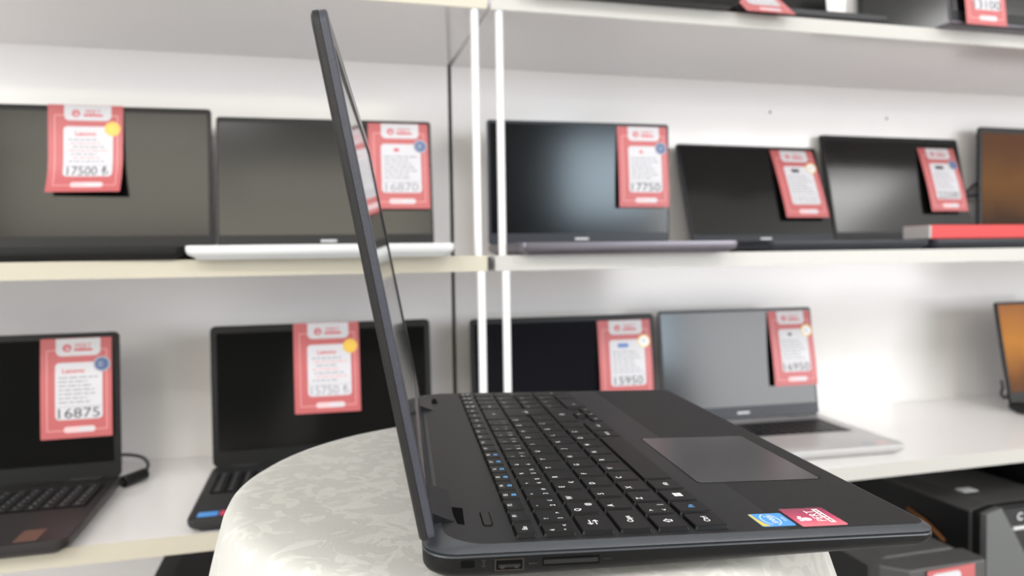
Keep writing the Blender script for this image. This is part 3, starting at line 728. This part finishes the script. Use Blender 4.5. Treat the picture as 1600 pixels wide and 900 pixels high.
# touchpad
b = MB(); b.prism(rr(162.6, 241.4, 79.6, 187.4, 3.2, 5), -.05, .06, 1); b.prism(rr(163.2, 240.8, 80.2, 186.8, 3, 5), 0, .10, 0)
mm(b).build('touchpad', [M['touch'], M['void']], hero)
# keyboard well
b = MB(); b.prism(rr(42.2, 153.4, 6.6, 372.2, 2.5, 4), -.1, .05); mm(b).build('keyboard_well', M['deck'], hero)

KZ0, KZ1 = .05, 2.0
def key(u0, u1, v0, v1, legends=(), poly=None):
    b = MB()
    P = poly or rr(u0, u1, v0, v1, .9, 3)
    cu, cv = (u0 + u1) / 2, (v0 + v1) / 2
    def sh(d): return [(cu + (x - cu) * (1 - d / ((u1 - u0) / 2)), cv + (y - cv) * (1 - d / ((v1 - v0) / 2))) for x, y in P]
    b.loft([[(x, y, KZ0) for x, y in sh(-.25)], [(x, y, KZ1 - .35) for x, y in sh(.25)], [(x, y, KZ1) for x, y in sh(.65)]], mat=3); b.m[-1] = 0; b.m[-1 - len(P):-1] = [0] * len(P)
    for (s, pos, size, mi) in legends:
        fx, fy = {'tl': (.27, .27), 'bl': (.27, .73), 'br': (.74, .73), 'tr': (.74, .27), 'c': (.5, .5), 'l': (.3, .5), 'r': (.70, .5), 't': (.5, .27), 'b': (.5, .72)}[pos]
        ou, ov = u0 + (u1 - u0) * fy, v0 + (v1 - v0) * fx
        if s == '#win':
            for (a, c) in ((0, 0), (1, 0), (0, 1), (1, 1)):
                x0, x1 = ov - 2.6 + a * 2.75, ov - 2.6 + a * 2.75 + 2.5; y0, y1 = ou - 2.4 + c * 2.5, ou - 2.4 + c * 2.5 + 2.3
                b.add([(y0, x0, KZ1 + .05), (y1, x0, KZ1 + .05), (y1, x1, KZ1 + .05), (y0, x1, KZ1 + .05)], [(0, 1, 2, 3)], mi)
        elif s == '#icon':
            b.add([(ou - 1.4, ov - 1.5, KZ1 + .05), (ou + 1.4, ov - 1.5, KZ1 + .05), (ou + 1.4, ov - .3, KZ1 + .05), (ou - 1.4, ov - .3, KZ1 + .05)], [(0, 1, 2, 3)], mi)
            b.add([(ou - 1.0, ov + .2, KZ1 + .05), (ou + 1.4, ov + .2, KZ1 + .05), (ou + 1.4, ov + 1.6, KZ1 + .05), (ou - 1.0, ov + 1.6, KZ1 + .05)], [(0, 1, 2, 3)], mi)
        else:
            put_text(b, s, lambda x, y: (ou - y, ov + x, KZ1 + .05), size, mi, bold=.012)
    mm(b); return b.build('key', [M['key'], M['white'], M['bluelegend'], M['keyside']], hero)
W_ = 1; B_ = 2
rows = dict(f=(43.6, 53.6), n=(57.0, 72.8), q=(75.6, 91.4), a=(94.4, 110.2), z=(113.2, 129.0), s=(132.0, 149.2))
# function row
fl = ['Esc'] + ['F%d' % k for k in range(1, 13)] + ['Prt', 'Pau', 'Ins', 'Del', 'Hm', 'Up', 'Dn', 'End']
v = 8.9
for k, s in enumerate(fl):
    v0 = 8.9 if k == 0 else (25.7 + (k - 1) * 16.4 if k <= 12 else 223.6 + (k - 13) * 18.3)
    wd = 14.2 if k <= 12 else 15.6
    lg = [(s, 'c' if k == 0 or k > 12 and k < 17 else 't', 3.3 if k else 3.4, W_)]
    if k in (3, 4, 5, 6, 7, 8): lg.append(('#icon', 'b', 1, B_))
    if k >= 17: lg.append(('#icon', 'b', 1, W_))
    key(*rows['f'], v0, v0 + wd, lg)
# number row
key(*rows['n'], 8.9, 20.4, [('é', 'tl', 3.4, W_), ('"', 'bl', 3.4, W_), ('<', 'br', 3.4, W_)])
num = [('1', '!', '>'), ('2', "'", '£'), ('3', '^', '#'), ('4', '+', '$'), ('5', '%', '½'), ('6', '&', ''), ('7', '/', '{'), ('8', '(', '['), ('9', ')', ']'), ('0', '=', '}'), ('*', '?', '\\'), ('-', '_', '|')]
for k, (a, t, g) in enumerate(num):
    v0 = 23.0 + 19.15 * k
    lg = [(t, 'tl', 3.6, W_), (a, 'bl', 3.9, W_)] + ([(g, 'br', 3.6, W_)] if g else [])
    key(*rows['n'], v0, v0 + 16.2, lg)
key(*rows['n'], 253.0, 291.4, [('←', 'c', 6, W_)])
for k, s in enumerate(('Num', '/', '*', '-')): key(*rows['n'], 294.4 + 18.9 * k, 294.4 + 18.9 * k + 16.2, [(s, 'c', 3.4, W_)])
# letter rows
key(*rows['q'], 8.9, 30.6, [('⇆', 'c', 6.5, W_)])
for k, s in enumerate('QWERTYUIOPĞÜ'):
    v0 = 33.7 + 19.1 * k; key(*rows['q'], v0, v0 + 16.2, [(s, 'tl', 4.8, W_)] + ([('@', 'br', 4, W_)] if s == 'Q' else []) + ([('€', 'br', 4, W_)] if s == 'E' else []))
key(*rows['a'], 8.9, 35.2, [('Caps', 'c', 4.2, W_)])
for k, s in enumerate('ASDFGHJKLŞİ,'):
    v0 = 38.2 + 19.1 * k; key(*rows['a'], v0, v0 + 16.2, [(s, 'tl', 4.8, W_)])
# the tall L-shaped enter key
key(75.6, 110.2, 262.9, 291.4, [('↵', 'c', 7, W_)], poly=[(75.6, 262.9), (91.4, 262.9), (91.4, 267.4), (110.2, 267.4), (110.2, 291.4), (75.6, 291.4)])
key(*rows['z'], 8.9, 26.2, [('⇧', 'c', 6, W_)])
key(*rows['z'], 28.4, 44.9, [('>', 'tl', 4, W_), ('<', 'bl', 4, W_), ('|', 'br', 4, W_)])
for k, s in enumerate(['Z', 'X', 'C', 'V', 'B', 'N', 'M', 'Ö', 'Ç', '.']):
    v0 = 47.5 + 19.08 * k; key(*rows['z'], v0, v0 + 16.2, [(s, 'tl', 4.8, W_)])
key(*rows['z'], 238.6, 291.4, [('⇧', 'c', 6, W_)])
for r_, lab in (('q', '789'), ('a', '456'), ('z', '123')):
    for k in range(3): key(*rows[r_], 294.4 + 18.9 * k, 294.4 + 18.9 * k + 16.2, [(lab[k], 'tl', 4.2, W_)])
key(75.6, 110.2, 351.1, 367.3, [('+', 'c', 5, W_)])
key(113.2, 149.2, 351.1, 367.3, [('↵', 'c', 5, W_)])
# bottom row
for (v0, v1, s, c, sz) in ((8.9, 26.2, 'Ctrl', W_, 4.4), (29.0, 44.6, 'Fn', B_, 4.6), (47.0, 63.8, '#win', W_, 5), (66.4, 83.2, 'Alt', W_, 4.2)):
    key(*rows['s'], v0, v1, [(s, 'c', sz, c)])
key(*rows['s'], 85.8, 187.0)
for (v0, v1, s) in ((189.6, 205.4, 'Alt Gr'), (208.0, 235.8, 'Ctrl')): key(*rows['s'], v0, v1, [(s, 'c', 3.6, W_)])
for (u0, u1, v0, s) in ((141.6, 149.4, 239.0, '◂'), (141.6, 149.4, 257.0, '▾'), (141.6, 149.4, 275.0, '▸'), (132.0, 139.6, 257.0, '▴')):
    key(u0, u1, v0, v0 + 15.6, [({'◂': '<', '▾': 'v', '▸': '>', '▴': '^'}[s], 'c', 4.5, W_)])
key(*rows['s'], 294.4, 329.5, [('0', 'l', 4.2, W_)])
key(*rows['s'], 332.2, 348.4, [('.', 'c', 4.5, W_)])

# stickers on the palm rest
b = MB(); b.prism(rr(167.0, 184.8, 8.7, 26.2, 1.2, 4), 0, .12, 0)
P = [(167.1, 9.6), (167.1, 25.4), (168.6, 25.9), (168.7, 19), (169.6, 13), (171.4, 9.2), (168.4, 8.9)]
P.reverse(); b.add([(x, y, .14) for x, y in P], [tuple(range(len(P)))], 1)
put_text(b, 'intel', lambda x, y: (175.6 - y, 17.6 + x, .16), 6.0, 2)
N = 30
for (a0, a1) in ((20, 175), (205, 350)):
    L_ = [R(a0 + (a1 - a0) * k / N) for k in range(N + 1)]
    o_ = [(175.3 + 4.6 * math.sin(a), 17.5 + 7.6 * math.cos(a), .15) for a in L_]; i_ = [(175.3 + 4.15 * math.sin(a), 17.5 + 7.15 * math.cos(a), .15) for a in L_]
    b.add(o_ + i_, [(k, k + 1, N + 1 + k + 1, N + 1 + k) for k in range(N)], 2)
put_text(b, 'inside', lambda x, y: (182.3 - y, 17.6 + x, .16), 2.3, 2)
mm(b); o = b.build('processor_sticker', [M['stickerblue'], M['stickeryellow'], M['white']], hero); o['label'] = 'blue square sticker with a yellow band'

def pink_grad():
    m = mat('sticker_pink_gradient', (0.6, 0.06, 0.14), 0.25)
    nt = m.node_tree; bs = nt.nodes['Principled BSDF']
    tc = nt.nodes.new('ShaderNodeTexCoord'); mp = nt.nodes.new('ShaderNodeSeparateXYZ'); cr = nt.nodes.new('ShaderNodeValToRGB')
    mr = nt.nodes.new('ShaderNodeMapRange'); mr.inputs['From Min'].default_value = .0065; mr.inputs['From Max'].default_value = .0318
    cr.color_ramp.elements[0].color = (0.80, 0.16, 0.20, 1); cr.color_ramp.elements[1].color = (0.20, 0.012, 0.05, 1)
    x = cr.color_ramp.elements.new(.45); x.color = (0.46, 0.03, 0.10, 1)
    nt.links.new(tc.outputs['Object'], mp.inputs[0]); nt.links.new(mp.outputs['Y'], mr.inputs['Value']); nt.links.new(mr.outputs[0], cr.inputs[0]); nt.links.new(cr.outputs[0], bs.inputs['Base Color'])
    return m
b = MB(); b.prism(rr(186.9, 211.5, 6.7, 31.8, 1.2, 4), 0, .12, 0)
put_text(b, 'PERT', lambda x, y: (201.0 - y, 20.2 + x, .16), 7.0, 1)
b.add([(204.3, 10.5, .15), (207.4, 10.5, .15), (207.4, 29.4, .15), (204.3, 29.4, .15)], [(0, 1, 2, 3)], 1)
for vv, wl in ((12.0, 3.2), (15.8, 2.4), (18.8, 3.6), (23.0, 2.0), (25.6, 2.6)):
    b.add([(205.3, vv, .17), (206.5, vv, .17), (206.5, vv + wl, .17), (205.3, vv + wl, .17)], [(0, 1, 2, 3)], 0)
# round emblem with three toes
def disc(u, v_, ru, rv, z, m, n=18): b.add([(u + ru * math.cos(2 * math.pi * k / n), v_ + rv * math.sin(2 * math.pi * k / n), z) for k in range(n)], [tuple(range(n))], m)
disc(194.2, 16.0, 2.6, 2.3, .15, 1); disc(191.0, 17.2, 1.3, 1.0, .15, 1); disc(190.9, 14.6, 1.3, 1.0, .15, 1); disc(191.9, 19.4, 1.2, .9, .15, 1)
mm(b); o = b.build('shop_sticker', [pink_grad(), M['white']], hero); o['label'] = 'pink sticker with white lettering and a round emblem'

# ports on the near side (y = 0)
b = MB(); P = rr(16.9, 23.2, -9.2, -5.8, .8, 3)
b.loft([[(x, -.05, z) for x, z in P], [(x, .4, z) for x, z in P]]); mm(b).build('lock_slot', M['void'], hero)
b = MB(); b.box(26.4, 28.4, -.04, .2, -9.0, -8.7); b.box(26.4, 28.4, -.04, .2, -6.2, -5.9); b.box(27.2, 27.6, -.04, .2, -8.4, -6.5); mm(b).build('lock_icon', M['darkgrey'], hero)
b = MB()
for (a0, a1, c0, c1) in ((32.4, 45.9, -11.3, -10.8), (32.4, 45.9, -6.3, -5.8), (32.4, 33.0, -10.8, -6.3), (45.3, 45.9, -10.8, -6.3)): b.box(a0, a1, -.15, .5, c0, c1)
o = mm(b).build('usb_port', M['port'], hero)
b = MB(); b.box(33.0, 45.3, -.06, .4, -10.8, -6.3); mm(b).build('socket', M['void'], o)
b = MB(); b.box(34.2, 44.2, -.10, .3, -9.9, -8.4); mm(b).build('tongue', M['black'], o)
b = MB()
for uu in (35.2, 41.6): b.box(uu, uu + 1.7, -.16, .2, -10.3, -9.2)
mm(b).build('contacts', M['port'], o)
b = MB(); b.box(54.6, 81.4, -.08, .4, -10.0, -6.0, 0); b.box(55.2, 80.8, -.12, .2, -9.2, -7.2, 1); mm(b).build('card_slot', [M['void'], M['black']], hero)
b = MB(); b.box(48.5, 49.0, -.04, .2, -9, -8.6); b.box(48.2, 52.0, -.04, .2, -8.7, -8.4); b.box(83.5, 87.5, -.04, .2, -8.3, -8.1); mm(b).build('port_icons', M['darkgrey'], hero)

# lid: x = thickness (0 = screen side, negative = back), y = across, z = up the lid
LT = Matrix.Translation((5.8 * K, 0, 4.0 * K)) @ Matrix.Rotation(-math.atan(.207), 4, 'Y')
HL = 241.0
def lid_plate(x0, x1, ins, r, z0=0.0, soft=0.0):
    b = MB(); P = rr(1 + ins, 381 - ins, z0, HL - ins, (3, 3, r, r), 8)
    if soft:
        P2 = rr(1 + ins + soft, 381 - ins - soft, z0 + soft * .5, HL - ins - soft, (3, 3, r - soft * .5, r - soft * .5), 8)
        b.loft([[(x0, y, z) for y, z in P2], [(x0 + soft * .7 * (1 if x1 > x0 else -1), y, z) for y, z in P], [(x1, y, z) for y, z in P]])
    else:
        b.loft([[(x0, y, z) for y, z in P], [(x1, y, z) for y, z in P]])
    return mm(b)
o = lid_plate(-7.3, -3.75, 0, 9, soft=1.6).build('lid_cover', M['lidback'], hero, smooth=True); o.matrix_local = LT
# bezel: a frame with an opening for the panel, standing 1 mm proud of it
b = MB()
outer = rr(1.2, 380.8, .5, HL - .2, (3, 3, 9, 9), 8)
inn = rr(15, 367, 20, HL - 14, 1.5, 8)
x_b, x_f = -3.55, 0.0
b.loft([[(x_b, y, z) for y, z in outer], [(x_f - .6, y, z) for y, z in outer]], cap0=True, cap1=False, mat=0)
out2 = rr(1.8, 380.2, 1.0, HL - .8, (3, 3, 8.5, 8.5), 8)
b.loft([[(x_f - .6, y, z) for y, z in outer], [(x_f, y, z) for y, z in out2]], cap0=False, cap1=False, mat=0)
b.loft([[(x_f, y, z) for y, z in out2], [(x_f - .1, y, z) for y, z in inn]], cap0=False, cap1=False, mat=1)
b.loft([[(x_f - .1, y, z) for y, z in inn], [(x_f - 1.3, y, z) for y, z in inn]], cap0=False, cap1=False, mat=1)
o = mm(b).build('bezel', [M['lidside'], M['bezel']], hero, smooth=True); o.matrix_local = LT
b = MB(); b.add([(-1.25, 14.8, 19.8), (-1.25, 367.2, 19.8), (-1.25, 367.2, HL - 13.8), (-1.25, 14.8, HL - 13.8)], [(0, 1, 2, 3)])
b = MB(); P = rr(14.8, 367.2, 19.8, HL - 13.8, 1, 2); b.loft([[(-1.5, y, z) for y, z in P], [(-1.15, y, z) for y, z in P]])
o = mm(b).build('screen', M['screengloss'], hero); o.matrix_local = LT
bpy.context.view_layer.update()
